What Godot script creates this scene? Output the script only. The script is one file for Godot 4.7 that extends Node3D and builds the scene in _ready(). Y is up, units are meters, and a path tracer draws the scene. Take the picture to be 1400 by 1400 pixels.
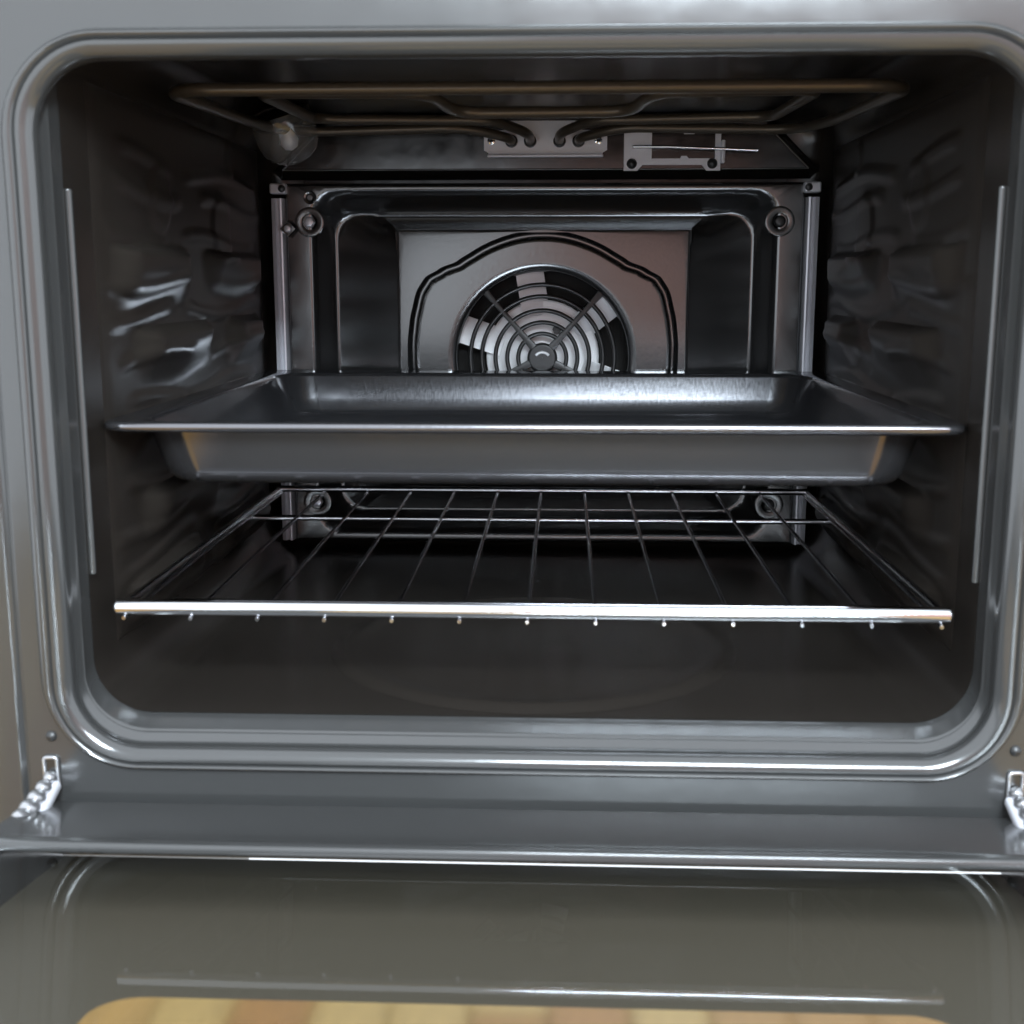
extends Node3D

# ---------------------------------------------------------------- helpers
var M := {}
var taken := {}

func numbered(called: String) -> String:
	var n: int = taken.get(called, 0)
	taken[called] = n + 1
	return called if n == 0 else "%s_%03d" % [called, n]

func thing(called: String, label: String, category: String, at := Vector3.ZERO, group := "") -> Node3D:
	var o := Node3D.new()
	o.name = numbered(called)
	add_child(o)
	o.position = at
	o.set_meta("label", label)
	o.set_meta("category", category)
	if group:
		o.set_meta("group", group)
	return o

func put(called: String, mesh: Mesh, m: Material, parent: Node, at := Vector3.ZERO, turn := Vector3.ZERO) -> MeshInstance3D:
	var o := MeshInstance3D.new()
	o.name = called
	o.mesh = mesh
	o.material_override = m
	parent.add_child(o, true)
	o.position = at
	o.rotation = turn
	return o

func structure(called: String, mesh: Mesh, m: Material, at: Vector3, label: String, category: String) -> MeshInstance3D:
	var o := put(called, mesh, m, self, at)
	o.set_meta("kind", "structure")
	o.set_meta("label", label)
	o.set_meta("category", category)
	return o

class Shell:
	var v := PackedVector3Array()
	var f := PackedInt32Array()

# rows of points joined into one skin
func loft(rows: Array, closed_ring := false, closed_rows := false, st: Shell = null) -> Shell:
	var s := st if st else Shell.new()
	var base := s.v.size()
	var n: int = rows[0].size()
	for r in rows.size():
		s.v.append_array(rows[r])
	var last := rows.size() if closed_rows else rows.size() - 1
	for r in last:
		var r2 := (r + 1) % rows.size()
		for i in (n if closed_ring else n - 1):
			var j := (i + 1) % n
			var a := base + r * n + i
			var b := base + r * n + j
			var c := base + r2 * n + i
			var d := base + r2 * n + j
			s.f.append_array(PackedInt32Array([a, b, c, b, d, c]))
	return s

# normals smooth over soft bends and break at sharp ones
func done(s: Shell, crease := 0.62) -> ArrayMesh:
	var nf := s.f.size() / 3
	var fn := PackedVector3Array()
	var fu := PackedVector3Array()
	fn.resize(nf)
	fu.resize(nf)
	var around := []
	around.resize(s.v.size())
	for k in s.v.size():
		around[k] = PackedInt32Array()
	for k in nf:
		var a := s.v[s.f[k * 3]]
		var w := (s.v[s.f[k * 3 + 2]] - a).cross(s.v[s.f[k * 3 + 1]] - a)
		fn[k] = w
		fu[k] = w.normalized()
		if w.length_squared() > 1e-20:
			for c in 3:
				around[s.f[k * 3 + c]].append(k)
	var vs := PackedVector3Array()
	var ns := PackedVector3Array()
	for k in nf:
		if fn[k].length_squared() <= 1e-20:
			continue
		for c in 3:
			var p := s.f[k * 3 + c]
			var t := Vector3.ZERO
			for q in around[p]:
				if fu[q].dot(fu[k]) > crease:
					t += fn[q]
			vs.append(s.v[p])
			ns.append(t.normalized())
	var arrays := []
	arrays.resize(Mesh.ARRAY_MAX)
	arrays[Mesh.ARRAY_VERTEX] = vs
	arrays[Mesh.ARRAY_NORMAL] = ns
	var m := ArrayMesh.new()
	m.add_surface_from_arrays(Mesh.PRIMITIVE_TRIANGLES, arrays)
	return m

func circle_at(p: Vector3, u: Vector3, v: Vector3, r: float, seg: int) -> PackedVector3Array:
	var a := PackedVector3Array()
	for i in seg:
		var t := TAU * i / seg
		a.append(p + u * cos(t) * r + v * sin(t) * r)
	return a

func tube(path: PackedVector3Array, r: float, seg := 12, closed := false, st: Shell = null) -> Shell:
	var rows := []
	var n := path.size()
	var up := Vector3.ZERO
	for i in n:
		var t: Vector3
		if closed:
			t = (path[(i + 1) % n] - path[(i + n - 1) % n]).normalized()
		else:
			t = (path[mini(i + 1, n - 1)] - path[maxi(i - 1, 0)]).normalized()
		if i == 0:
			up = (Vector3.UP if absf(t.y) < 0.9 else Vector3.RIGHT)
		up = (up - t * up.dot(t)).normalized()
		var w := t.cross(up)
		if i == 0 and not closed:
			rows.append(circle_at(path[0], up, w, 0.0001, seg))
			rows.append(circle_at(path[0], up, w, r * 0.75, seg))
			rows.append(circle_at(path[0] + t * r * 0.35, up, w, r, seg))
			continue
		if i == n - 1 and not closed:
			rows.append(circle_at(path[i] - t * r * 0.35, up, w, r, seg))
			rows.append(circle_at(path[i], up, w, r * 0.75, seg))
			rows.append(circle_at(path[i], up, w, 0.0001, seg))
			continue
		rows.append(circle_at(path[i], up, w, r, seg))
	return loft(rows, true, closed, st)

# corner points rounded with arcs
func rounded_path(pts: Array, r: float, seg := 6, closed := false) -> PackedVector3Array:
	var out := PackedVector3Array()
	var n := pts.size()
	for i in n:
		if not closed and (i == 0 or i == n - 1):
			out.append(pts[i])
			continue
		var p: Vector3 = pts[i]
		var a: Vector3 = pts[(i + n - 1) % n] - p
		var b: Vector3 = pts[(i + 1) % n] - p
		var k := minf(r, minf(a.length(), b.length()) * 0.48)
		var p0 := p + a.normalized() * k
		var p1 := p + b.normalized() * k
		for j in seg + 1:
			var t := float(j) / seg
			out.append(p0.lerp(p, t).lerp(p.lerp(p1, t), t))
	return out

func bevel_box(size: Vector3, b: float, seg := 2) -> ArrayMesh:
	var h := size / 2.0
	b = minf(b, minf(h.x, minf(h.y, h.z)) * 0.98)
	var rows := []
	var ring := func(inset: float, y: float) -> PackedVector3Array:
		return rounded_rect(h.x - inset, h.z - inset, maxf(b - inset, 0.00005), y, seg)
	rows.append(ring.call(h.x * 0.0 + b, -h.y).duplicate())
	rows[0] = flat_center(rows[0], -h.y)
	rows.append(ring.call(b, -h.y))
	for i in range(0, seg + 1):
		var a := PI / 2.0 * i / seg
		rows.append(ring.call(b * (1.0 - sin(a)), -h.y + b * (1.0 - cos(a))))
	for i in range(0, seg + 1):
		var a := PI / 2.0 * i / seg
		rows.append(ring.call(b * (1.0 - cos(a)), h.y - b * (1.0 - sin(a))))
	rows.append(ring.call(b, h.y))
	rows.append(flat_center(rows[1], h.y))
	return done(loft(rows, true))

func flat_center(r: PackedVector3Array, y: float) -> PackedVector3Array:
	var a := PackedVector3Array()
	for p in r:
		a.append(Vector3(p.x * 0.001, y, p.z * 0.001))
	return a

# rounded rectangle in the xz plane
func rounded_rect(hx: float, hz: float, r: float, y: float, seg: int) -> PackedVector3Array:
	var a := PackedVector3Array()
	for c in 4:
		var sx: float = [1, -1, -1, 1][c]
		var sz: float = [1, 1, -1, -1][c]
		for i in seg + 1:
			var t := PI / 2.0 * (c + float(i) / seg)
			a.append(Vector3(sx * (hx - r) + cos(t) * r, y, sz * (hz - r) + sin(t) * r))
	return a

func lathe(profile: Array, seg := 40) -> ArrayMesh:      # profile: Vector2(radius, height), axis y
	var rows := []
	for p in profile:
		var a := PackedVector3Array()
		for i in seg:
			var t := TAU * i / seg
			a.append(Vector3(cos(t) * maxf(p.x, 0.00005), p.y, sin(t) * maxf(p.x, 0.00005)))
		rows.append(a)
	return done(loft(rows, true))

# upright rounded rectangle section of the cavity, in the xy plane
func section(hw: float, yb: float, yt: float, r: float, z: float, seg := 14, rt := -1.0) -> PackedVector3Array:
	if rt < 0.0:
		rt = r
	var a := PackedVector3Array()
	var cs := [[hw - rt, yt - rt, 0, rt], [-hw + rt, yt - rt, 1, rt], [-hw + r, yb + r, 2, r], [hw - r, yb + r, 3, r]]
	for k in 4:
		var c: Array = cs[k]
		for i in seg + 1:
			var t: float = PI / 2.0 * (c[2] + float(i) / seg)
			a.append(Vector3(c[0] + cos(t) * c[3], c[1] + sin(t) * c[3], z))
		# straight run to the next corner, subdivided
		var nx: Array = cs[(k + 1) % 4]
		var t2: float = PI / 2.0 * (c[2] + 1.0)
		var p0 := Vector3(c[0] + cos(t2) * c[3], c[1] + sin(t2) * c[3], z)
		var p1 := Vector3(nx[0] + cos(t2) * nx[3], nx[1] + sin(t2) * nx[3], z)
		for i in range(1, 10):
			a.append(p0.lerp(p1, i / 10.0))
	return a

func noise_image(size: int, freq: float, seed_: int, octaves: int, lo := 0.0, hi := 1.0) -> ImageTexture:
	var n := FastNoiseLite.new()
	n.seed = seed_
	n.frequency = freq
	n.noise_type = FastNoiseLite.TYPE_SIMPLEX_SMOOTH
	n.fractal_octaves = octaves
	var im := n.get_seamless_image(size, size)
	im.convert(Image.FORMAT_RGB8)
	if lo > 0.0 or hi < 1.0:
		for y in size:
			for x in size:
				var v := lerpf(lo, hi, im.get_pixel(x, y).r)
				im.set_pixel(x, y, Color(v, v, v))
	return ImageTexture.create_from_image(im)

func mat(called: String, lin: Color, rough: float, metal := 0.0, spec := 0.5) -> StandardMaterial3D:
	var m := StandardMaterial3D.new()
	m.resource_name = called
	m.albedo_color = Color(lin.r, lin.g, lin.b, lin.a).linear_to_srgb()
	m.roughness = rough
	m.metallic = metal
	m.metallic_specular = spec
	M[called] = m
	return m

func relief(m: StandardMaterial3D, t: Texture2D, scale_: float, depth_cm: float) -> void:
	m.heightmap_enabled = true
	m.heightmap_texture = t
	m.heightmap_scale = depth_cm
	m.uv1_triplanar = true
	m.uv1_world_triplanar = true
	m.uv1_scale = Vector3.ONE * scale_

func smudged(m: StandardMaterial3D, t: Texture2D) -> void:
	m.roughness_texture = t
	m.roughness_texture_channel = BaseMaterial3D.TEXTURE_CHANNEL_RED

func glass(called: String, alpha: float, tint := Color(1, 1, 1)) -> StandardMaterial3D:
	var m := mat(called, Color(tint.r, tint.g, tint.b), 0.02)
	m.transparency = BaseMaterial3D.TRANSPARENCY_ALPHA
	m.albedo_color.a = alpha
	return m

func materials() -> void:
	var peel := noise_image(512, 0.02, 3, 2)
	var smear := noise_image(512, 0.012, 9, 5, 0.45, 1.0)
	var faint := noise_image(512, 0.008, 17, 4, 0.80, 1.0)
	var fine := noise_image(512, 0.05, 5, 4, 0.6, 1.0)
	var e := mat("black_enamel", Color(0.020, 0.019, 0.018), 0.24, 0.0, 0.60)
	relief(e, peel, 7.0, 0.0022)
	smudged(e, smear)
	e = mat("wall_enamel", Color(0.0215, 0.0180, 0.0153), 0.25, 0.0, 0.55)
	relief(e, peel, 5.0, 0.0012)
	e = mat("cover_enamel", Color(0.014, 0.014, 0.014), 0.26, 0.0, 0.7)
	relief(e, peel, 14.0, 0.0026)
	e.clearcoat_enabled = true
	e.clearcoat = 1.0
	e.clearcoat_roughness = 0.2
	smudged(e, fine)
	e = mat("runner_enamel", Color(0.0235, 0.0192, 0.0160), 0.34, 0.0, 0.5)
	relief(e, peel, 5.0, 0.0012)
	mat("sooty_enamel", Color(0.018, 0.017, 0.016), 0.75, 0.0, 0.35)
	mat("grille_enamel", Color(0.014, 0.014, 0.014), 0.38, 0.0, 0.55)
	e = mat("frame_enamel", Color(0.034, 0.034, 0.0335), 0.18, 0.0, 0.68)
	relief(e, peel, 6.0, 0.0022)
	smudged(e, faint)
	e = mat("printed_black", Color(0.056, 0.049, 0.036), 0.6, 0.0, 0.3)
	var t := mat("tray_coating", Color(0.19, 0.187, 0.197), 0.19, 0.92, 0.6)
	t.uv1_triplanar = true
	t.uv1_scale = Vector3(18.0, 6.0, 6.0)
	smudged(t, fine)
	mat("chrome", Color(0.74, 0.75, 0.77), 0.09, 1.0)
	t = mat("polished_steel", Color(0.62, 0.61, 0.59), 0.10, 1.0)
	t = mat("plain_steel", Color(0.66, 0.66, 0.70), 0.40, 0.35)
	smudged(t, fine)
	t = mat("aluminium", Color(0.88, 0.88, 0.89), 0.5, 0.25)
	t = mat("element_metal", Color(0.10, 0.082, 0.062), 0.40, 0.5)
	smudged(t, fine)
	mat("hinge_steel", Color(0.42, 0.42, 0.43), 0.28, 0.9)
	mat("wire_steel", Color(0.42, 0.42, 0.44), 0.16, 1.0)
	mat("zinc_plate", Color(0.74, 0.74, 0.78), 0.45, 0.12)
	mat("dark_steel", Color(0.05, 0.05, 0.05), 0.4, 0.6)
	var g := glass("door_glass", 0.0)
	g.metallic_specular = 0.30
	g = glass("lamp_glass", 0.22, Color(0.42, 0.42, 0.40))
	g.metallic_specular = 0.7
	mat("white_lacquer", Color(0.74, 0.76, 0.78), 0.3)
	mat("grey_carcass", Color(0.16, 0.15, 0.13), 0.5)
	mat("pink_plaster", Color(0.66, 0.42, 0.38), 0.9)
	mat("white_paint", Color(0.78, 0.78, 0.76), 0.5)
	mat("white_plaster", Color(0.8, 0.8, 0.8), 0.9)
	var pane := mat("window_daylight", Color(0.5, 0.5, 0.5), 0.5)
	pane.emission_enabled = true
	pane.emission = Color(0.86, 0.94, 1.0)
	pane.emission_energy_multiplier = 4.0
	var grain := noise_image(512, 0.03, 21, 5, 0.55, 1.0)
	var tones := [Color(0.52, 0.31, 0.085), Color(0.45, 0.24, 0.055), Color(0.58, 0.39, 0.125), Color(0.40, 0.19, 0.040)]
	for i in 4:
		var w := mat("oak_%d" % i, tones[i], 0.6, 0.0, 0.35)
		w.albedo_texture = grain
		w.uv1_triplanar = true
		w.uv1_world_triplanar = true
		w.uv1_scale = Vector3(14.0, 14.0, 1.3)
		w.uv1_offset = Vector3(i * 0.27, i * 0.4, i * 0.13)

# ---------------------------------------------------------------- the scene
const FLOOR := 0.391       # cavity floor
const CEIL := 0.752        # cavity ceiling
const HALF := 0.2315       # cavity half width
const BACK := -0.462       # cavity back wall
const COVER := -0.432      # face of the fan cover

func _ready() -> void:
	# camera
	var cam := Camera3D.new()
	cam.name = "camera"
	add_child(cam)
	cam.position = Vector3(0.0185, 0.62, 0.61)
	cam.rotation = Vector3(deg_to_rad(-10.64), deg_to_rad(2.405), 0.0)
	var lens := CameraAttributesPhysical.new()
	lens.frustum_focal_length = 29.14
	lens.frustum_focus_distance = 1.04
	lens.frustum_near = 0.02
	lens.frustum_far = 60.0
	lens.exposure_aperture = 9.0
	cam.attributes = lens
	cam.fov = 44.767
	cam.near = 0.02
	cam.far = 60.0
	cam.current = true
	# surroundings and exposure
	var we := WorldEnvironment.new()
	we.name = "environment"
	var env := Environment.new()
	env.background_mode = Environment.BG_COLOR
	env.background_color = Color(0.722, 0.745, 0.772)
	env.tonemap_mode = Environment.TONE_MAPPER_LINEAR
	env.tonemap_exposure = 4.0
	env.sdfgi_enabled = true
	env.ssao_enabled = true
	env.ssil_enabled = true
	we.environment = env
	add_child(we)
	# daylight through the window behind the camera
	var sun := AreaLight3D.new()
	sun.name = "window_light"
	sun.area_size = Vector2(1.12, 0.92)
	sun.light_color = Color(0.90, 0.96, 1.0)
	sun.light_energy = 5.5
	sun.area_normalize_energy = false
	sun.area_range = 12.0
	sun.shadow_enabled = true
	add_child(sun)
	sun.position = Vector3(0.45, 2.0, 2.66)

	materials()
	room()
	cabinet()
	oven()
	baking_tray()
	wire_rack()

# ---------------------------------------------------------------- surroundings
func room() -> void:
	var fl := structure("floor", bevel_box(Vector3(3.6, 0.06, 3.3), 0.002), M.grey_carcass, Vector3(0.1, -0.038, 1.1), "warm oak strip floor in front of the oven", "floor")
	var rng := RandomNumberGenerator.new()
	rng.seed = 41
	var bw := 0.068
	var bl := 0.50
	var board := bevel_box(Vector3(bw - 0.0015, 0.016, bl - 0.0015), 0.0015, 1)
	for i in 46:
		var x := -1.52 + i * bw
		var off := rng.randf() * bl
		for j in 6:
			var z := -0.3 + off + j * bl
			if z > 2.55:
				continue
			put("board", board, M["oak_%d" % [0, 1, 2, 0, 2, 1, 3][rng.randi() % 7]], fl, Vector3(x - 0.1, 0.030 + 0.008 + rng.randf() * 0.0004, z - 1.1))
	# the wall behind the photographer, with its window opening
	var wall := Node3D.new()
	wall.name = "wall"
	wall.set_meta("kind", "structure")
	wall.set_meta("label", "dusty pink plaster wall around the window")
	wall.set_meta("category", "wall")
	add_child(wall)
	wall.position = Vector3(0, 0, 2.75)
	for b in [[1.03, 2.0, 0.0, 2.7], [-0.13, 1.03, 0.0, 1.52], [-0.13, 1.03, 2.48, 2.7]]:
		var w: float = b[1] - b[0]
		var h: float = b[3] - b[2]
		put("wall_panel", bevel_box(Vector3(w - 0.001, h - 0.001, 0.12), 0.001, 1), M.pink_plaster, wall, Vector3((b[0] + b[1]) / 2, (b[2] + b[3]) / 2, 0))
	var win := thing("window", "white framed window with bright cool daylight in the pink wall", "window", Vector3(0.45, 1.52, 2.75))
	put("pane", bevel_box(Vector3(1.12, 0.94, 0.006), 0.001, 1), M.window_daylight, win, Vector3(0, 0.48, 0.0))
	for s in [-1, 1]:
		put("frame_side", bevel_box(Vector3(0.05, 0.96, 0.06), 0.004), M.white_paint, win, Vector3(s * 0.55, 0.48, -0.02))
		put("frame_rail", bevel_box(Vector3(1.04, 0.05, 0.06), 0.004), M.white_paint, win, Vector3(0, 0.48 + s * 0.455, -0.02))

func cabinet() -> void:
	var c := thing("kitchen_cabinet", "white cabinet door standing beside the oven frame", "cabinet", Vector3(-0.60, 0, -0.06))
	put("carcass", bevel_box(Vector3(0.60, 0.86, 0.50), 0.003), M.grey_carcass, c, Vector3(0, 0.44, -0.255))
	put("door", bevel_box(Vector3(0.594, 0.46, 0.018), 0.006, 3), M.white_lacquer, c, Vector3(0.006, 0.626, 0.006))

# ---------------------------------------------------------------- oven
func oven() -> void:
	var o := thing("built_in_oven", "open black enamelled oven with its door folded down", "oven", Vector3.ZERO)
	cavity(o)
	fan_unit(o)
	ceiling_parts(o)
	door(o)
	hinges(o)
	put("drawer_front", bevel_box(Vector3(0.58, 0.22, 0.02), 0.006, 3), M.polished_steel, o, Vector3(0, 0.17, -0.012))
	put("plinth", bevel_box(Vector3(0.58, 0.052, 0.02), 0.002), M.grey_carcass, o, Vector3(0, 0.026, -0.06))

func cavity(o: Node3D) -> void:
	# liner: ceiling, walls, floor and back as one pressed shell
	var rows := []
	rows.append(section(HALF - 0.03, FLOOR + 0.03, CEIL - 0.03, 0.004, BACK))
	rows.append(section(HALF - 0.016, FLOOR + 0.014, CEIL - 0.014, 0.012, BACK))
	rows.append(section(HALF - 0.006, FLOOR + 0.005, CEIL - 0.005, 0.018, BACK + 0.004))
	rows.append(section(HALF - 0.001, FLOOR + 0.001, CEIL - 0.001, 0.022, BACK + 0.011))
	rows.append(section(HALF, FLOOR, CEIL, 0.024, BACK + 0.018))
	for i in 9:
		var t := (i + 1) / 10.0
		rows.append(section(HALF, FLOOR, CEIL, lerpf(0.024, 0.030, t), lerpf(BACK + 0.018, -0.024, t)))
	rows.append(section(HALF, FLOOR, CEIL, 0.030, -0.024))
	rows.append(section(HALF, FLOOR, CEIL - 0.002, 0.030, -0.0185))
	var liner := put("cavity_liner", done(loft(rows, true)), M.wall_enamel, o)
	# centre of the back wall
	var bw := []
	for r in [1.0, 0.5, 0.001]:
		var a := PackedVector3Array()
		for p in section(HALF - 0.029, FLOOR + 0.029, CEIL - 0.029, 0.004, BACK - 0.0005):
			a.append(Vector3(p.x * r, 0.573 + (p.y - 0.573) * r, p.z))
		bw.append(a)
	put("back_wall", done(loft(bw, true)), M.black_enamel, o)
	# flared mouth: floor curls down over a fine crease to the rolled lip
	rows = []
	# each row: z, sideways widening, drop of the floor line, height of the top line
	var lip := [[-0.0200, 0.0, 0.0, 0.7520], [-0.0178, 0.0002, 0.0008, 0.7482], [-0.0156, 0.0006, 0.0022, 0.7444], [-0.0098, 0.0014, 0.0056, 0.7356],
		[-0.0090, 0.0012, 0.0060, 0.7344], [-0.0085, 0.0013, 0.0068, 0.7338], [-0.0080, 0.0018, 0.0070, 0.7330], [-0.0070, 0.0022, 0.0076, 0.7312], [-0.0045, 0.0034, 0.0104, 0.7240]]
	for i in 10:
		var a := PI / 2.0 * (1.0 - i / 9.0)
		lip.append([-0.0030 + 0.0082 * cos(a), 0.0040 + 0.0085 * (1.0 - sin(a)), 0.0114 + 0.0076 * (1.0 - sin(a)), 0.7218 + 0.0080 * (1.0 - sin(a))])
	lip.append_array([[0.0036, 0.0131, 0.0196, 0.7304], [0.0026, 0.0137, 0.0201, 0.7310], [0.0034, 0.0143, 0.0206, 0.7315], [0.0044, 0.0154, 0.0212, 0.7322], [0.0050, 0.0170, 0.0222, 0.7332], [0.0044, 0.0188, 0.0233, 0.7344], [0.0024, 0.0202, 0.0241, 0.7352], [0.0006, 0.0210, 0.0246, 0.7358], [0.0, 0.0216, 0.0249, 0.7362]])
	for q in lip:
		rows.append(section(HALF + q[1], FLOOR - q[2], q[3], 0.030 + q[1] * 0.9, q[0], 14, 0.030 + q[1] * 0.9))
	put("mouth_rim", done(loft(rows, true)), M.frame_enamel, o)
	# flat front frame with the opening in it, then the stepped outer edge
	rows = []
	var inner := section(HALF + 0.0214, FLOOR - 0.0247, CEIL - 0.0160, 0.0494, 0.0, 14, 0.0494)
	rows.append(inner)
	rows.append(stretch_to_box(inner, 0.2615, 0.345, 0.7600, 0.0))
	rows.append(stretch_to_box(inner, 0.2625, 0.344, 0.7610, -0.0006))
	rows.append(stretch_to_box(inner, 0.2640, 0.343, 0.7625, -0.0008))
	rows.append(stretch_to_box(inner, 0.2655, 0.342, 0.7640, 0.0012))
	rows.append(stretch_to_box(inner, 0.2680, 0.340, 0.7665, 0.0016))
	rows.append(stretch_to_box(inner, 0.286, 0.320, 0.800, 0.0016))
	rows.append(stretch_to_box(inner, 0.290, 0.316, 0.804, -0.003))
	rows.append(stretch_to_box(inner, 0.290, 0.316, 0.804, -0.05))
	put("front_frame", done(loft(rows, true)), M.frame_enamel, o)
	# round pressing in the cavity floor
	rows = []
	for q in [[0.001, -0.0], [0.06, 0.0], [0.104, 0.0], [0.108, 0.0003], [0.111, 0.0010], [0.114, 0.0013], [0.117, 0.0012], [0.120, 0.0004], [0.124, -0.0006], [0.127, -0.0014]]:
		rows.append(circle_at(Vector3(0.0, FLOOR + 0.0014 + q[1] * 0.9, -0.150), Vector3.RIGHT, Vector3.BACK, q[0], 72))
	put("floor_pressing", done(loft(rows, true)), M.wall_enamel, o)
	# side walls with pressed runners, and the upright bead near the mouth
	for s in [-1, 1]:
		side_panel(o, s)
		var bead := tube(PackedVector3Array([Vector3(s * 0.2305, 0.664, -0.022), Vector3(s * 0.2305, 0.60, -0.022), Vector3(s * 0.2305, 0.53, -0.022), Vector3(s * 0.2305, 0.466, -0.022)]), 0.0020, 14)
		put("side_bead", done(bead), M.frame_enamel, o)

func stretch_to_box(ring: PackedVector3Array, hw: float, yb: float, yt: float, z: float) -> PackedVector3Array:
	# the same number of points, pushed out from the opening's middle to a rectangle
	var c := Vector3(0, 0.5475, 0)
	var a := PackedVector3Array()
	for p in ring:
		var d := p - c
		var k := 1e9
		if absf(d.x) > 1e-6:
			k = minf(k, hw / absf(d.x))
		if d.y > 1e-6:
			k = minf(k, (yt - c.y) / d.y)
		elif d.y < -1e-6:
			k = minf(k, (yb - c.y) / d.y)
		a.append(Vector3(d.x * k, c.y + d.y * k, z))
	return a

func lobe(t: float, a: float, b: float, soft: float) -> float:
	return smoothstep(a - soft, a + soft, t) * (1.0 - smoothstep(b - soft, b + soft, t))

func runner_height(y: float, z: float) -> float:
	var h := 0.0
	var levels := [0.4455, 0.4930, 0.5405, 0.5880, 0.6355]
	for k in 5:
		var top: float = levels[k]
		var d := top - y       # below the ledge is positive
		var wave := 0.0022 * sin(z * 47.0 + k * 1.3) + 0.0026 * sin(z * 21.0 + k)
		var prof := smoothstep(-0.0045, 0.0015, d) * (1.0 - smoothstep(0.006 + wave, 0.034 + wave, d))
		var along := maxf(lobe(z, -0.390, -0.262, 0.016), lobe(z, -0.205, -0.085, 0.018))
		if k % 2 == 1:
			along = maxf(lobe(z, -0.390, -0.310, 0.016), lobe(z, -0.250, -0.115, 0.018))
		h = maxf(h, prof * along * 0.0100)
	# low ribs between the runners, broken into uneven lengths
	for k in 12:
		var at := 0.4300 + k * 0.0238 + 0.003 * sin(k * 2.1)
		var run := maxf(lobe(z, -0.400 + 0.02 * sin(k * 1.7), -0.235 + 0.03 * sin(k * 2.9), 0.012), lobe(z, -0.190 + 0.02 * sin(k * 3.7), -0.080 + 0.015 * sin(k), 0.012))
		h += 0.0016 * run * (1.0 - smoothstep(0.0015, 0.0060, absf(y - at - 0.004 * sin(z * 30.0 + k))))
	# shallow round pressings
	for c in [Vector3(0.668, -0.165, 0.022), Vector3(0.655, -0.30, 0.026), Vector3(0.705, -0.33, 0.012)]:
		var d2: float = Vector2(y - c.x, z - c.y).length() / c.z
		h += 0.0016 * (1.0 - smoothstep(0.75, 1.05, d2))
	return h

func side_panel(o: Node3D, s: int) -> void:
	var rows := []
	var ny := 150
	var nz := 110
	for i in ny + 1:
		var y := lerpf(0.418, 0.722, float(i) / ny)
		var r := PackedVector3Array()
		for j in nz + 1:
			var z := lerpf(-0.425, -0.052, float(j) / nz)
			var edge := minf(minf(i, ny - i) / 4.0, minf(j, nz - j) / 4.0)
			var base := 0.0012 * clampf(edge, -0.2, 1.0) - (0.0006 if edge <= 0.0 else 0.0)
			r.append(Vector3(s * (HALF - base - runner_height(y, z)), y, z))
		rows.append(r)
	if s > 0:
		rows.reverse()
	put("runner_panel", done(loft(rows)), M.runner_enamel, o)

# ---------------------------------------------------------------- fan cover
const FC := Vector2(0.0, 0.555)

func angles_for(rects: Array) -> Array:
	var a := []
	for i in 240:
		a.append(TAU * i / 240.0)
	for r in rects:
		for cx in [-r[0], r[0]]:
			for cy in [r[1] - FC.y, r[2] - FC.y]:
				var t := fposmod(atan2(cy, cx), TAU)
				for d in [-0.0035, 0.0, 0.0035]:
					a.append(fposmod(t + d, TAU))
	a.sort()
	return a

func rect_radius(t: float, hw: float, yb: float, yt: float, cr := 0.0) -> float:
	var d := Vector2(cos(t), sin(t))
	var k := 1e9
	if absf(d.x) > 1e-7:
		k = minf(k, hw / absf(d.x))
	if d.y > 1e-7:
		k = minf(k, (yt - FC.y) / d.y)
	elif d.y < -1e-7:
		k = minf(k, (yb - FC.y) / d.y)
	if cr > 0.0:
		# walk back until inside the rounded corner
		for n in 60:
			var p := d * k
			var qx := absf(p.x) - (hw - cr)
			var qy := (p.y - (yt - FC.y - cr)) if p.y > 0.0 else ((yb - FC.y + cr) - p.y)
			if qx > 0.0 and qy > 0.0 and Vector2(qx, qy).length() > cr + 0.00005:
				k -= maxf(0.00005, (Vector2(qx, qy).length() - cr) * 0.8)
			else:
				break
	return k

func groove_radius(t: float) -> float:
	# wide arch with a shoulder on either side
	var a := fposmod(t, TAU)
	var m := absf(a - PI / 2.0) if a < 1.5 * PI else absf(a - PI / 2.0 - TAU)
	var deg := rad_to_deg(m)
	var pts := [[0, 0.1000], [20, 0.1000], [34, 0.1005], [42, 0.1020], [50, 0.1085], [56, 0.1135], [62, 0.1140], [70, 0.1115], [80, 0.1095], [90, 0.1085], [105, 0.1090], [115, 0.1130], [124, 0.1140], [131, 0.1080], [140, 0.1000], [160, 0.0985], [180, 0.0985]]
	for i in pts.size() - 1:
		if deg <= pts[i + 1][0]:
			var u: float = (deg - pts[i][0]) / (pts[i + 1][0] - pts[i][0])
			u = u * u * (3.0 - 2.0 * u) * 0.5 + u * 0.5
			return lerpf(pts[i][1], pts[i + 1][1], u)
	return 0.0985

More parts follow.
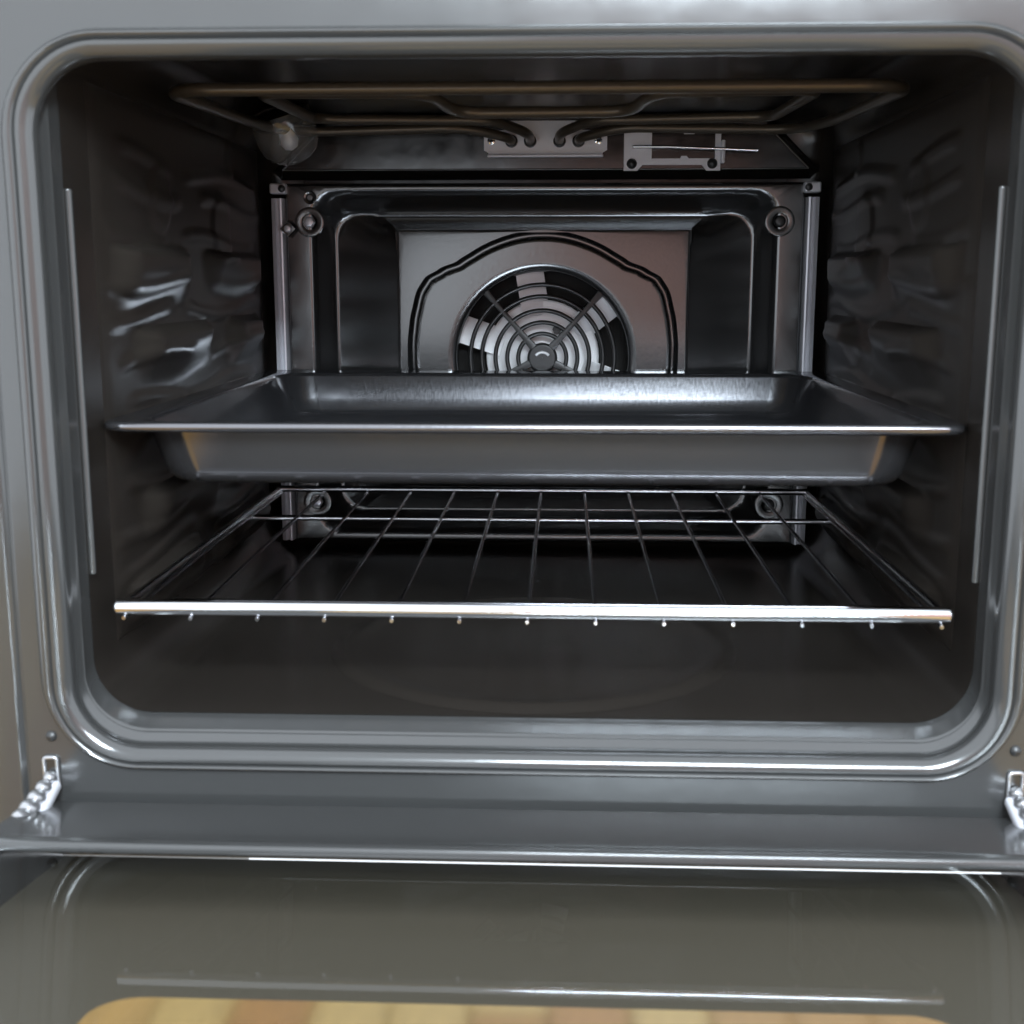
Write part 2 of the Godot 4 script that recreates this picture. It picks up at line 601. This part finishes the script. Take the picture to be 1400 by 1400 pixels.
func fan_unit(o: Node3D) -> void:
	var yb := 0.3975
	var yt := 0.6965
	var ang := angles_for([[0.1206, 0.452, 0.6595], [0.178, 0.418, 0.677], [0.2125, yb, yt]])
	var spec := []      # [kind, parameter, z]
	spec.append(["c", 0.0705, -0.0050])
	spec.append(["c", 0.0715, -0.0018])
	spec.append(["c", 0.0735, 0.0002])
	spec.append(["c", 0.0765, 0.0010])
	for i in 9:
		spec.append(["m", (i + 1) / 10.0, 0.0])
	spec.append(["g", -0.0040, 0.0])
	spec.append(["g", -0.0031, -0.0008])
	spec.append(["g", -0.0006, -0.0085])
	spec.append(["g", 0.0006, -0.0085])
	spec.append(["g", 0.0032, -0.0010])
	spec.append(["g", 0.0040, 0.0])
	for i in 5:
		spec.append(["gs", (i + 1) / 6.0, 0.0])
	spec.append(["s", 0.0024, 0.0])
	spec.append(["s", 0.0012, -0.0002])
	spec.append(["s", 0.0003, -0.0012])
	spec.append(["s", 0.0, -0.0030])
	spec.append(["s", -0.0008, -0.0075])
	spec.append(["sr", 0.1, -0.0090])
	spec.append(["sr", 0.5, -0.0150])
	spec.append(["r", 0.006, -0.0215])
	spec.append(["r", 0.002, -0.0205])
	spec.append(["r", -0.003, -0.0130])
	spec.append(["r", -0.008, -0.0055])
	spec.append(["r", -0.012, -0.0008])
	spec.append(["r", -0.015, 0.0])
	spec.append(["e", 0.003, 0.0])
	spec.append(["e", 0.001, -0.0006])
	spec.append(["e", 0.0, -0.003])
	spec.append(["e", 0.0, -0.026])
	var rows := []
	for q in spec:
		var row := PackedVector3Array()
		for t in ang:
			var r := 0.0
			var sq := rect_radius(t, 0.1206, 0.452, 0.6595)
			var rec := rect_radius(t, 0.178, 0.418, 0.677, 0.02)
			var gr := minf(groove_radius(t), sq - 0.0046)
			match q[0]:
				"c": r = q[1]
				"m": r = lerpf(0.0765, gr - 0.0040, q[1])
				"g": r = gr + q[1]
				"gs": r = lerpf(gr + 0.0040, sq - 0.0016, q[1])
				"s": r = sq - q[1]
				"sr": r = lerpf(sq + 0.0006, rec - 0.006, q[1])
				"r": r = minf(rect_radius(t, 0.178 - q[1], 0.418 + q[1], 0.677 - q[1], 0.02), rect_radius(t, 0.2095, yb + 0.003, yt - 0.003) - 0.0003)
				"e": r = rect_radius(t, 0.2125 - q[1], yb + q[1], yt - q[1])
			var z: float = q[2]
			if q[0] in ["m", "g", "gs"] or (q[0] == "s" and q[1] >= 0.0):
				z += 0.0010 - 0.55 * pow(r - 0.0765, 2.0)      # gently domed plate
			row.append(Vector3(FC.x + cos(t) * r, FC.y + sin(t) * r, COVER + z))
		rows.append(row)
	var cover := put("fan_cover", done(loft(rows, true)), M.cover_enamel, o)
	cover.set_meta("label", "black pressed fan cover with a wavy groove")
	# grille: rings and spokes pressed from the cover, slightly domed
	var dome := func(r: float) -> float: return COVER - 0.0035 + 0.0045 * (1.0 - pow(r / 0.0715, 2.0))
	for r in [0.0600, 0.0505, 0.0390, 0.0292, 0.0200]:
		var path := PackedVector3Array()
		for i in 80:
			var t := TAU * i / 80
			path.append(Vector3(FC.x + cos(t) * r, FC.y + sin(t) * r, dome.call(r)))
		put("grille_ring", done(tube(path, 0.0018, 10, true)), M.grille_enamel, cover)
	for d in [48.0, 131.0, 205.0, 270.0, 335.0]:
		var t := deg_to_rad(d)
		var dir := Vector3(cos(t), sin(t), 0)
		var side := Vector3(-sin(t), cos(t), 0)
		var rws := []
		for i in 13:
			var r := lerpf(0.010, 0.0718, i / 12.0)
			var w := 0.0022 + 0.0012 * pow(absf(r - 0.042) / 0.03, 2.0)
			var p := Vector3(FC.x, FC.y, dome.call(r)) + dir * r
			rws.append(PackedVector3Array([p - side * w - Vector3(0, 0, 0.0012), p - side * w * 0.8 + Vector3(0, 0, 0.0014), p + Vector3(0, 0, 0.0020), p + side * w * 0.8 + Vector3(0, 0, 0.0014), p + side * w - Vector3(0, 0, 0.0012)]))
		put("grille_spoke", done(loft(rws, true)), M.grille_enamel, cover)
	# hub plate with its curved slot
	var hub := lathe([Vector2(0.0001, 0.0020), Vector2(0.0100, 0.0020), Vector2(0.0112, 0.0018), Vector2(0.0122, 0.0008), Vector2(0.0125, -0.0010)], 36)
	put("grille_hub", hub, M.grille_enamel, cover, Vector3(FC.x, FC.y, dome.call(0.0)), Vector3(PI / 2, 0, 0))
	var slot := PackedVector3Array()
	for i in 9:
		var t := lerpf(0.6, PI - 0.6, i / 8.0)
		slot.append(Vector3(FC.x + cos(t) * 0.0066, FC.y - 0.0015 + sin(t) * 0.0062, dome.call(0.0) + 0.0022))
	put("hub_slot", done(tube(slot, 0.0012, 8)), M.aluminium, cover)
	# the fan wheel behind the grille
	var fan := Node3D.new()
	fan.name = "fan_wheel"
	fan.set_meta("label", "bright aluminium fan wheel behind the grille")
	o.add_child(fan, true)
	fan.position = Vector3(FC.x, FC.y, COVER - 0.0150)
	put("fan_disc", lathe([Vector2(0.0001, 0.002), Vector2(0.012, 0.002), Vector2(0.046, 0.0005), Vector2(0.0475, -0.0003), Vector2(0.0001, -0.0005)], 48), M.aluminium, fan, Vector3.ZERO, Vector3(PI / 2, 0, 0))
	for i in 6:
		var t := deg_to_rad(99.0 + i * 62.0 if i < 3 else 38.0 - (i - 3) * 58.0)
		var b := put("fan_blade", bevel_box(Vector3(0.038, 0.024, 0.0012), 0.0005, 1), M.aluminium, fan, Vector3(cos(t), sin(t), 0) * 0.0535 + Vector3(0, 0, 0.002))
		b.rotation = Vector3(0, 0, t)
		b.rotate_object_local(Vector3.RIGHT, 0.28)
	put("fan_bolt", lathe([Vector2(0.0001, 0.006), Vector2(0.0035, 0.006), Vector2(0.004, 0.005), Vector2(0.004, 0.0)], 6), M.dark_steel, fan, Vector3(0.012, 0.023, 0.0015), Vector3(PI / 2, 0, 0))
	put("fan_chamber", lathe([Vector2(0.0001, -0.008), Vector2(0.085, -0.008), Vector2(0.088, 0.0), Vector2(0.088, 0.012)], 48), M.sooty_enamel, o, Vector3(FC.x, FC.y, BACK + 0.011), Vector3(PI / 2, 0, 0))
	# folded steel strips down both sides of the cover
	for s in [-1, 1]:
		var strip := []
		for y in [0.3985, 0.45, 0.50, 0.55, 0.60, 0.65, 0.6845]:
			strip.append(PackedVector3Array([Vector3(s * 0.2120, y, COVER - 0.014), Vector3(s * 0.2128, y, COVER - 0.001), Vector3(s * 0.2140, y, COVER + 0.004), Vector3(s * 0.2152, y, COVER + 0.0045), Vector3(s * 0.2165, y, COVER + 0.0015), Vector3(s * 0.2180, y, COVER + 0.0012), Vector3(s * 0.2195, y, COVER + 0.0040), Vector3(s * 0.2225, y, COVER + 0.0030), Vector3(s * 0.2240, y, COVER - 0.003), Vector3(s * 0.2244, y, COVER - 0.014)]))
		put("side_strip", done(loft(strip)), M.plain_steel, o)
		var clip := put("strip_clip", bevel_box(Vector3(0.0135, 0.0085, 0.012), 0.0016, 3), M.plain_steel, o, Vector3(s * 0.2165, 0.6920, COVER + 0.0005))
		put("screw", lathe([Vector2(0.0001, 0.0018), Vector2(0.0022, 0.0016), Vector2(0.0030, 0.0004), Vector2(0.0030, -0.001)], 20), M.dark_steel, clip, Vector3(-s * 0.0035, 0.0, 0.0062), Vector3(PI / 2, 0, 0))
		# mounting nuts at the upper corners and near the floor
		for y in [0.6655, 0.432]:
			var w := put("mounting_washer", lathe([Vector2(0.0062, 0.0004), Vector2(0.0066, 0.0016), Vector2(0.0098, 0.0022), Vector2(0.0116, 0.0018), Vector2(0.0122, 0.0)], 40), M.cover_enamel, o, Vector3(s * 0.1918, y, COVER + 0.0004), Vector3(PI / 2, 0, 0))
			put("nut", lathe([Vector2(0.0001, 0.0042), Vector2(0.0032, 0.0042), Vector2(0.0044, 0.0034), Vector2(0.0048, 0.0)], 6 if s < 0 else 24), M.dark_steel if s > 0 else M.plain_steel, w)
	put("screw_hole_ring", lathe([Vector2(0.0022, -0.0006), Vector2(0.0030, 0.0016), Vector2(0.0046, 0.0020), Vector2(0.0054, 0.0)], 30), M.cover_enamel, o, Vector3(-0.1912, 0.6852, COVER + 0.0004), Vector3(PI / 2, 0, 0))
	var lug := put("fixing_lug", lathe([Vector2(0.0001, 0.0022), Vector2(0.0062, 0.0018), Vector2(0.0074, 0.0)], 4), M.cover_enamel, o, Vector3(-0.2085, 0.6600, COVER + 0.0062), Vector3(PI / 2, 0, 0))
	put("bolt", lathe([Vector2(0.0001, 0.0042), Vector2(0.0024, 0.0038), Vector2(0.0032, 0.0022), Vector2(0.0032, 0.0)], 20), M.plain_steel, lug)

# ---------------------------------------------------------------- ceiling: grill elements, plates, lamp
func ceiling_parts(o: Node3D) -> void:
	# slanted upper back panel between wall and ceiling, with creased ends
	var rows := []
	var prof := [[0.7010, -0.4575, 0.2175], [0.7050, -0.4500, 0.2165], [0.7068, -0.4430, 0.2150], [0.7078, -0.4410, 0.2140], [0.7200, -0.4405, 0.2020], [0.7400, -0.4400, 0.1820], [0.7500, -0.4390, 0.1740]]
	for q in prof:
		var r := PackedVector3Array()
		r.append(Vector3(-q[2] - 0.012, q[0], q[1] - 0.014))
		r.append(Vector3(-q[2] - 0.0012, q[0], q[1] - 0.0012))
		for i in 13:
			r.append(Vector3(lerpf(-q[2], q[2], i / 12.0), q[0], q[1]))
		r.append(Vector3(q[2] + 0.0012, q[0], q[1] - 0.0012))
		r.append(Vector3(q[2] + 0.012, q[0], q[1] - 0.014))
		rows.append(r)
	put("upper_back_panel", done(loft(rows)), M.black_enamel, o)
	for s in [-1, 1]:
		put("panel_crease", done(tube(PackedVector3Array([Vector3(s * 0.2150, 0.7075, -0.4405), Vector3(s * 0.200, 0.7220, -0.4400), Vector3(s * 0.1850, 0.7370, -0.4395)]), 0.0009, 8)), M.frame_enamel, o)
	put("panel_crease", done(tube(PackedVector3Array([Vector3(-0.2140, 0.7076, -0.4404), Vector3(0, 0.7076, -0.4400), Vector3(0.2140, 0.7076, -0.4404)]), 0.0008, 8)), M.frame_enamel, o)
	# grill elements
	var y := 0.733
	var outer := [Vector3(-0.0260, 0.7295, -0.437), Vector3(-0.0270, 0.7300, -0.418), Vector3(-0.060, 0.7360, -0.402), Vector3(-0.196, y, -0.398), Vector3(-0.2130, y, -0.34), Vector3(-0.2130, 0.7265, -0.128), Vector3(0.2130, 0.7265, -0.128), Vector3(0.2130, y, -0.34), Vector3(0.196, y, -0.398), Vector3(0.062, 0.7360, -0.402), Vector3(0.0295, 0.7300, -0.418), Vector3(0.0285, 0.7295, -0.437)]
	put("grill_element", done(tube(rounded_path(outer, 0.028, 7), 0.0038, 14)), M.element_metal, o)
	var inner := [Vector3(-0.0107, 0.7295, -0.437), Vector3(-0.0107, 0.7320, -0.405), Vector3(-0.035, 0.7370, -0.365), Vector3(-0.170, 0.7370, -0.350), Vector3(-0.172, 0.7330, -0.185), Vector3(-0.066, 0.7320, -0.185), Vector3(-0.054, 0.7265, -0.235), Vector3(0.060, 0.7265, -0.235), Vector3(0.072, 0.7320, -0.185), Vector3(0.172, 0.7330, -0.185), Vector3(0.170, 0.7370, -0.350), Vector3(0.037, 0.7370, -0.365), Vector3(0.0131, 0.7320, -0.405), Vector3(0.0131, 0.7295, -0.437)]
	put("grill_element", done(tube(rounded_path(inner, 0.018, 6), 0.0038, 14)), M.element_metal, o)
	# terminal plate
	var plate := put("terminal_plate", extruded([Vector2(-0.0500, 0.0085), Vector2(-0.0500, -0.0065), Vector2(-0.0465, -0.0085), Vector2(-0.0465, -0.0105), Vector2(0.0465, -0.0105), Vector2(0.0465, -0.0085), Vector2(0.0500, -0.0065), Vector2(0.0500, 0.0085), Vector2(0.0260, 0.0095), Vector2(0.0330, 0.0165), Vector2(-0.0330, 0.0165), Vector2(-0.0260, 0.0095)], 0.0014), M.zinc_plate, o, Vector3(0.0017, 0.7290, -0.4390))
	put("plate_lip", bevel_box(Vector3(0.094, 0.0022, 0.007), 0.0008), M.zinc_plate, plate, Vector3(0, -0.0112, 0.0036))
	for x in [-0.0440, 0.0428]:
		put("screw", lathe([Vector2(0.0001, 0.0010), Vector2(0.0012, 0.0010), Vector2(0.0016, 0.0020), Vector2(0.0030, 0.0016), Vector2(0.0034, 0.0)], 24), M.chrome, plate, Vector3(x, 0.0008, 0.0014), Vector3(PI / 2, 0, 0))
	for x in [-0.0277, -0.0124, 0.0114, 0.0268]:
		put("terminal_collar", lathe([Vector2(0.0038, 0.0035), Vector2(0.0048, 0.0030), Vector2(0.0052, 0.0)], 24), M.dark_steel, plate, Vector3(x, 0.0006, 0.0012), Vector3(PI / 2, 0, 0))
	# thermostat bracket and its sensor rod
	var br := put("sensor_bracket", extruded([Vector2(-0.0395, 0.0150), Vector2(-0.0395, -0.0175), Vector2(-0.0285, -0.0175), Vector2(-0.0245, -0.0130), Vector2(0.0235, -0.0130), Vector2(0.0275, -0.0175), Vector2(0.0385, -0.0175), Vector2(0.0385, 0.0170), Vector2(0.0340, 0.0170), Vector2(0.0340, -0.0080), Vector2(0.0130, -0.0080), Vector2(0.0110, -0.0060), Vector2(0.0070, -0.0060), Vector2(0.0060, -0.0080), Vector2(-0.0170, -0.0080), Vector2(-0.0170, 0.0150)], 0.0014), M.zinc_plate, o, Vector3(0.1048, 0.7235, -0.4385))
	br.set_meta("label", "cut steel sensor bracket with two screws")
	for x in [-0.0330, 0.0320]:
		put("screw", lathe([Vector2(0.0001, 0.0030), Vector2(0.0022, 0.0026), Vector2(0.0038, 0.0012), Vector2(0.0042, 0.0)], 24), M.dark_steel, br, Vector3(x, -0.0120, 0.0014), Vector3(PI / 2, 0, 0))
	put("bracket_tab", extruded([Vector2(-0.0080, 0.006), Vector2(-0.0040, 0.0), Vector2(0.0040, 0.0), Vector2(0.0085, 0.006)], 0.0014), M.zinc_plate, br, Vector3(0.0130, 0.0110, 0.0))
	put("bracket_clip", bevel_box(Vector3(0.0035, 0.018, 0.006), 0.0008, 1), M.zinc_plate, br, Vector3(0.0400, -0.0030, 0.0040))
	put("sensor_rod", done(tube(PackedVector3Array([Vector3(0.0722, 0.7245, -0.434), Vector3(0.10, 0.7240, -0.431), Vector3(0.14, 0.7222, -0.428), Vector3(0.1720, 0.7205, -0.426)]), 0.0013, 10)), M.chrome, o)
	# lamp under its round glass cover
	var lamp := Node3D.new()
	lamp.name = "oven_lamp"
	lamp.set_meta("label", "unlit lamp under a round clear glass cover")
	o.add_child(lamp, true)
	lamp.position = Vector3(-0.1995, 0.7330, -0.385)
	lamp.rotation = Vector3(0.35, 0, 0.25)
	put("lamp_glass", lathe([Vector2(0.0215, 0.010), Vector2(0.0222, 0.004), Vector2(0.0220, -0.004), Vector2(0.0205, -0.011), Vector2(0.0170, -0.0170), Vector2(0.0110, -0.0212), Vector2(0.0050, -0.0230), Vector2(0.0001, -0.0234)], 12), M.lamp_glass, lamp).scale = Vector3.ONE * 1.12
	put("lamp_socket", lathe([Vector2(0.0001, 0.004), Vector2(0.020, 0.004), Vector2(0.0235, 0.008), Vector2(0.0235, 0.014), Vector2(0.0001, 0.015)], 32), M.dark_steel, lamp)
	put("lamp_bulb", lathe([Vector2(0.0001, -0.016), Vector2(0.005, -0.014), Vector2(0.0075, -0.009), Vector2(0.006, -0.002), Vector2(0.005, 0.004)], 24), M.aluminium, lamp)

func extruded(poly: Array, depth: float) -> ArrayMesh:
	var pts := PackedVector2Array(poly)
	var tri := Geometry2D.triangulate_polygon(pts)
	var s := SurfaceTool.new()
	s.begin(Mesh.PRIMITIVE_TRIANGLES)
	s.set_smooth_group(-1)
	for i in range(0, tri.size(), 3):
		var a := pts[tri[i]]
		var b := pts[tri[i + 1]]
		var c := pts[tri[i + 2]]
		if (b - a).cross(c - a) > 0.0:
			var k := b
			b = c
			c = k
		for p in [a, b, c]:
			s.add_vertex(Vector3(p.x, p.y, depth))
		for p in [a, c, b]:
			s.add_vertex(Vector3(p.x, p.y, 0.0))
	for i in pts.size():
		var a := pts[i]
		var b := pts[(i + 1) % pts.size()]
		for v in [Vector3(a.x, a.y, depth), Vector3(b.x, b.y, depth), Vector3(a.x, a.y, 0), Vector3(b.x, b.y, depth), Vector3(b.x, b.y, 0), Vector3(a.x, a.y, 0)]:
			s.add_vertex(v)
	s.generate_normals()
	return s.commit()

# ---------------------------------------------------------------- the folded-down door
func door(o: Node3D) -> void:
	var d := Node3D.new()
	d.name = "door"
	d.set_meta("label", "oven door folded down, with a mirror-like inner glass")
	o.add_child(d, true)
	d.position = Vector3(0, 0.350, 0)
	d.rotation = Vector3(deg_to_rad(-8.5), 0, 0)
	var hw := 0.258
	# sheet strip next to the hinge, rolled up into a bright bead before the glass
	var rows := []
	for q in [[-0.030, 0.004], [-0.004, 0.004], [-0.0012, 0.006], [-0.0010, 0.066], [0.0, 0.0700], [0.0013, 0.0725], [0.0022, 0.0760], [0.0020, 0.0795], [0.0010, 0.0822], [0.0002, 0.0832], [-0.0030, 0.0832]]:
		var r := PackedVector3Array()
		for i in 21:
			var x := lerpf(-hw, hw, i / 20.0)
			r.append(Vector3(x, q[0], q[1]))
		rows.append(r)
	put("hinge_rail", done(loft(rows)), M.frame_enamel, d)
	for s in [-1, 1]:
		put("side_rail", bevel_box(Vector3(0.016, 0.030, 0.422), 0.003, 3), M.frame_enamel, d, Vector3(s * (hw - 0.008), -0.0180, 0.2175))
	put("end_rail", bevel_box(Vector3(hw * 2 - 0.034, 0.030, 0.016), 0.003, 3), M.frame_enamel, d, Vector3(0, -0.0165, 0.4208))
	put("inner_glass", sheet(hw * 2 - 0.034, 0.084, 0.412, -0.0008), M.door_glass, d)
	# outer leaf: dark printed surround with a clear window in it
	var hole := PackedVector2Array()
	var rim := rounded_rect(0.163, 0.087, 0.018, 0, 10)
	for i in rim.size():
		var a := rim[i]
		var b := rim[(i + 1) % rim.size()]
		var steps := 24 if a.distance_to(b) > 0.02 else 1
		for k in steps:
			var p := a.lerp(b, float(k) / steps)
			hole.append(Vector2(p.x + 0.004, p.z + 0.262))
	put("outer_surround", frame_sheet(hw - 0.012, 0.006, 0.412, hole, -0.030), M.printed_black, d)
	put("outer_glass", sheet(hw * 2 - 0.036, 0.008, 0.412, -0.034), M.door_glass, d)

func sheet(w: float, z0: float, z1: float, y: float) -> ArrayMesh:
	var s := SurfaceTool.new()
	s.begin(Mesh.PRIMITIVE_TRIANGLES)
	var a := [Vector3(-w / 2, y, z0), Vector3(w / 2, y, z0), Vector3(w / 2, y, z1), Vector3(-w / 2, y, z1)]
	for k in [0, 1, 2, 0, 2, 3]:
		s.set_normal(Vector3.UP)
		s.add_vertex(a[k])
	return s.commit()

func frame_sheet(hw: float, z0: float, z1: float, hole: PackedVector2Array, y: float) -> ArrayMesh:
	var inner := PackedVector3Array()
	var outer := PackedVector3Array()
	var c := Vector2(0.004, 0.262)
	for p in hole:
		inner.append(Vector3(p.x, y, p.y))
		var dd := p - c
		var k := 1e9
		if absf(dd.x) > 1e-6:
			k = minf(k, ((hw - c.x) if dd.x > 0 else (hw + c.x)) / absf(dd.x))
		if dd.y > 1e-6:
			k = minf(k, (z1 - c.y) / dd.y)
		elif dd.y < -1e-6:
			k = minf(k, (c.y - z0) / -dd.y)
		var e := c + dd * k
		outer.append(Vector3(e.x, y, e.y))
	for cx in [-hw, hw]:
		for cz in [z0, z1]:
			var best := 0
			for i in outer.size():
				if Vector2(outer[i].x - cx, outer[i].z - cz).length() < Vector2(outer[best].x - cx, outer[best].z - cz).length():
					best = i
			outer[best] = Vector3(cx, y, cz)
	return done(loft([outer, inner], true))

# ---------------------------------------------------------------- hinges
func hinges(o: Node3D) -> void:
	for s in [-1, 1]:
		var h := Node3D.new()
		h.name = "hinge"
		o.add_child(h, true)
		h.position = Vector3(s * 0.2505, 0.366, 0.0)
		var path := rounded_path([Vector3(-0.0035, 0.006, 0.001), Vector3(-0.0035, -0.010, 0.001), Vector3(0.0035, -0.010, 0.001), Vector3(0.0035, 0.006, 0.001)], 0.002, 4, true)
		put("hinge_slot", done(tube(path, 0.0012, 8, true)), M.hinge_steel, h)
		put("slot_gap", bevel_box(Vector3(0.0062, 0.015, 0.001), 0.0003, 1), M.black_enamel, h, Vector3(0, -0.002, 0.0004))
		for i in 5:
			var t := i / 4.0
			var r := lerpf(0.0036, 0.0064, t)
			var link := lathe([Vector2(0.0001, -r * 1.1), Vector2(r * 0.6, -r * 0.95), Vector2(r * 0.95, -r * 0.45), Vector2(r, 0), Vector2(r * 0.95, r * 0.45), Vector2(r * 0.6, r * 0.95), Vector2(0.0001, r * 1.1)], 14)
			put("hinge_link", link, M.hinge_steel, h, Vector3(s * lerpf(0.0, 0.004, t), lerpf(-0.0045, -0.0165, t), lerpf(0.003, 0.030, t)), Vector3(0.9, 0, s * 0.35))
		put("hinge_arm", bevel_box(Vector3(0.005, 0.006, 0.040), 0.002, 2), M.plain_steel, h, Vector3(-s * 0.003, -0.0150, 0.020), Vector3(0.35, 0, 0))
		put("frame_rivet", lathe([Vector2(0.0001, 0.0016), Vector2(0.0022, 0.0012), Vector2(0.0030, 0.0)], 16), M.dark_steel, h, Vector3(-s * 0.001, 0.0175, 0.0003), Vector3(PI / 2, 0, 0))

# ---------------------------------------------------------------- baking tray
func baking_tray() -> void:
	var t := thing("baking_tray", "deep dark grey baking tray on the middle runners", "baking tray", Vector3(0.0, 0.5435, -0.235))
	var hx := 0.2285
	var hz := 0.190
	# from the curled edge over the flat rim, down the sloping wall and across the bottom
	var rows := []
	var prof := [[0.0004, -0.0046], [-0.0012, -0.0040], [-0.0022, -0.0026], [-0.0024, -0.0008], [-0.0014, 0.0008], [0.0004, 0.0013], [0.004, 0.0006], [0.0095, 0.0002], [0.0120, -0.0006], [0.0135, -0.0030], [0.0185, -0.0200], [0.0215, -0.0290], [0.0245, -0.0325], [0.0285, -0.0336], [0.05, -0.0338], [0.10, -0.0338], [0.18, -0.0338]]
	for q in prof:
		rows.append(tray_ring(hx, hz, q[0], q[1]))
	rows.append(flat_center(rows[-1], -0.0338))
	put("pan", done(loft(rows, true)), M.tray_coating, t)
	var under := []
	for q in [[0.0004, -0.0046], [0.0030, -0.0034], [0.0105, -0.0014], [0.0122, -0.0040], [0.0165, -0.0190], [0.0188, -0.0262], [0.0198, -0.0292], [0.0212, -0.0320], [0.0232, -0.0344], [0.0258, -0.0358], [0.0288, -0.0364], [0.06, -0.0364], [0.18, -0.0364]]:
		under.append(tray_ring(hx, hz, q[0], q[1]))
	under.append(flat_center(under[-1], -0.0364))
	put("underside", done(loft(under, true)), M.tray_coating, t)

func tray_ring(hx: float, hz: float, inset: float, y: float) -> PackedVector3Array:
	# corners keep a wide radius on the wall and a small one on the rim
	var r := 0.012 if inset < 0.0105 else lerpf(0.030, 0.022, clampf((inset - 0.0105) / 0.02, 0, 1))
	r = minf(r, minf(hx, hz) - inset - 0.001)
	var w := hx - inset
	var d := hz - inset
	var a := PackedVector3Array()
	for c in 4:
		var sx: float = [1, -1, -1, 1][c]
		var sz: float = [1, 1, -1, -1][c]
		for i in 13:
			var t := PI / 2.0 * (c + i / 12.0)
			a.append(Vector3(sx * (w - r) + cos(t) * r, y, sz * (d - r) + sin(t) * r))
	return a

# ---------------------------------------------------------------- wire rack
func wire_rack() -> void:
	var k := thing("wire_rack", "chromed wire oven rack below the baking tray", "oven rack", Vector3(0.0, 0.4475, 0.0))
	var zf := -0.025
	var zb := -0.400
	put("front_rod", done(tube(PackedVector3Array([Vector3(-0.2205, 0, zf), Vector3(-0.1, 0, zf), Vector3(0, 0, zf), Vector3(0.1, 0, zf), Vector3(0.2205, 0, zf)]), 0.0046, 18)), M.chrome, k)
	put("back_rod", done(tube(PackedVector3Array([Vector3(-0.2195, 0.001, zb), Vector3(0, 0.001, zb), Vector3(0.2195, 0.001, zb)]), 0.0028, 14)), M.wire_steel, k)
	put("cross_rod", done(tube(PackedVector3Array([Vector3(-0.2185, -0.0042, -0.30), Vector3(0, -0.0042, -0.30), Vector3(0.2185, -0.0042, -0.30)]), 0.0022, 12)), M.wire_steel, k)
	for s in [-1, 1]:
		put("side_rod", done(tube(PackedVector3Array([Vector3(s * 0.2175, 0.0, zf - 0.002), Vector3(s * 0.2175, 0, -0.2), Vector3(s * 0.2175, 0.0, zb)]), 0.0026, 12)), M.chrome, k)
	for i in 13:
		var x := lerpf(-0.2150, 0.2150, i / 12.0)
		put("wire", done(tube(PackedVector3Array([Vector3(x, -0.0052, zf + 0.0042), Vector3(x, -0.0046, zf - 0.006), Vector3(x, -0.0024, -0.2), Vector3(x, -0.0018, zb - 0.002)]), 0.0014, 10)), M.wire_steel, k)
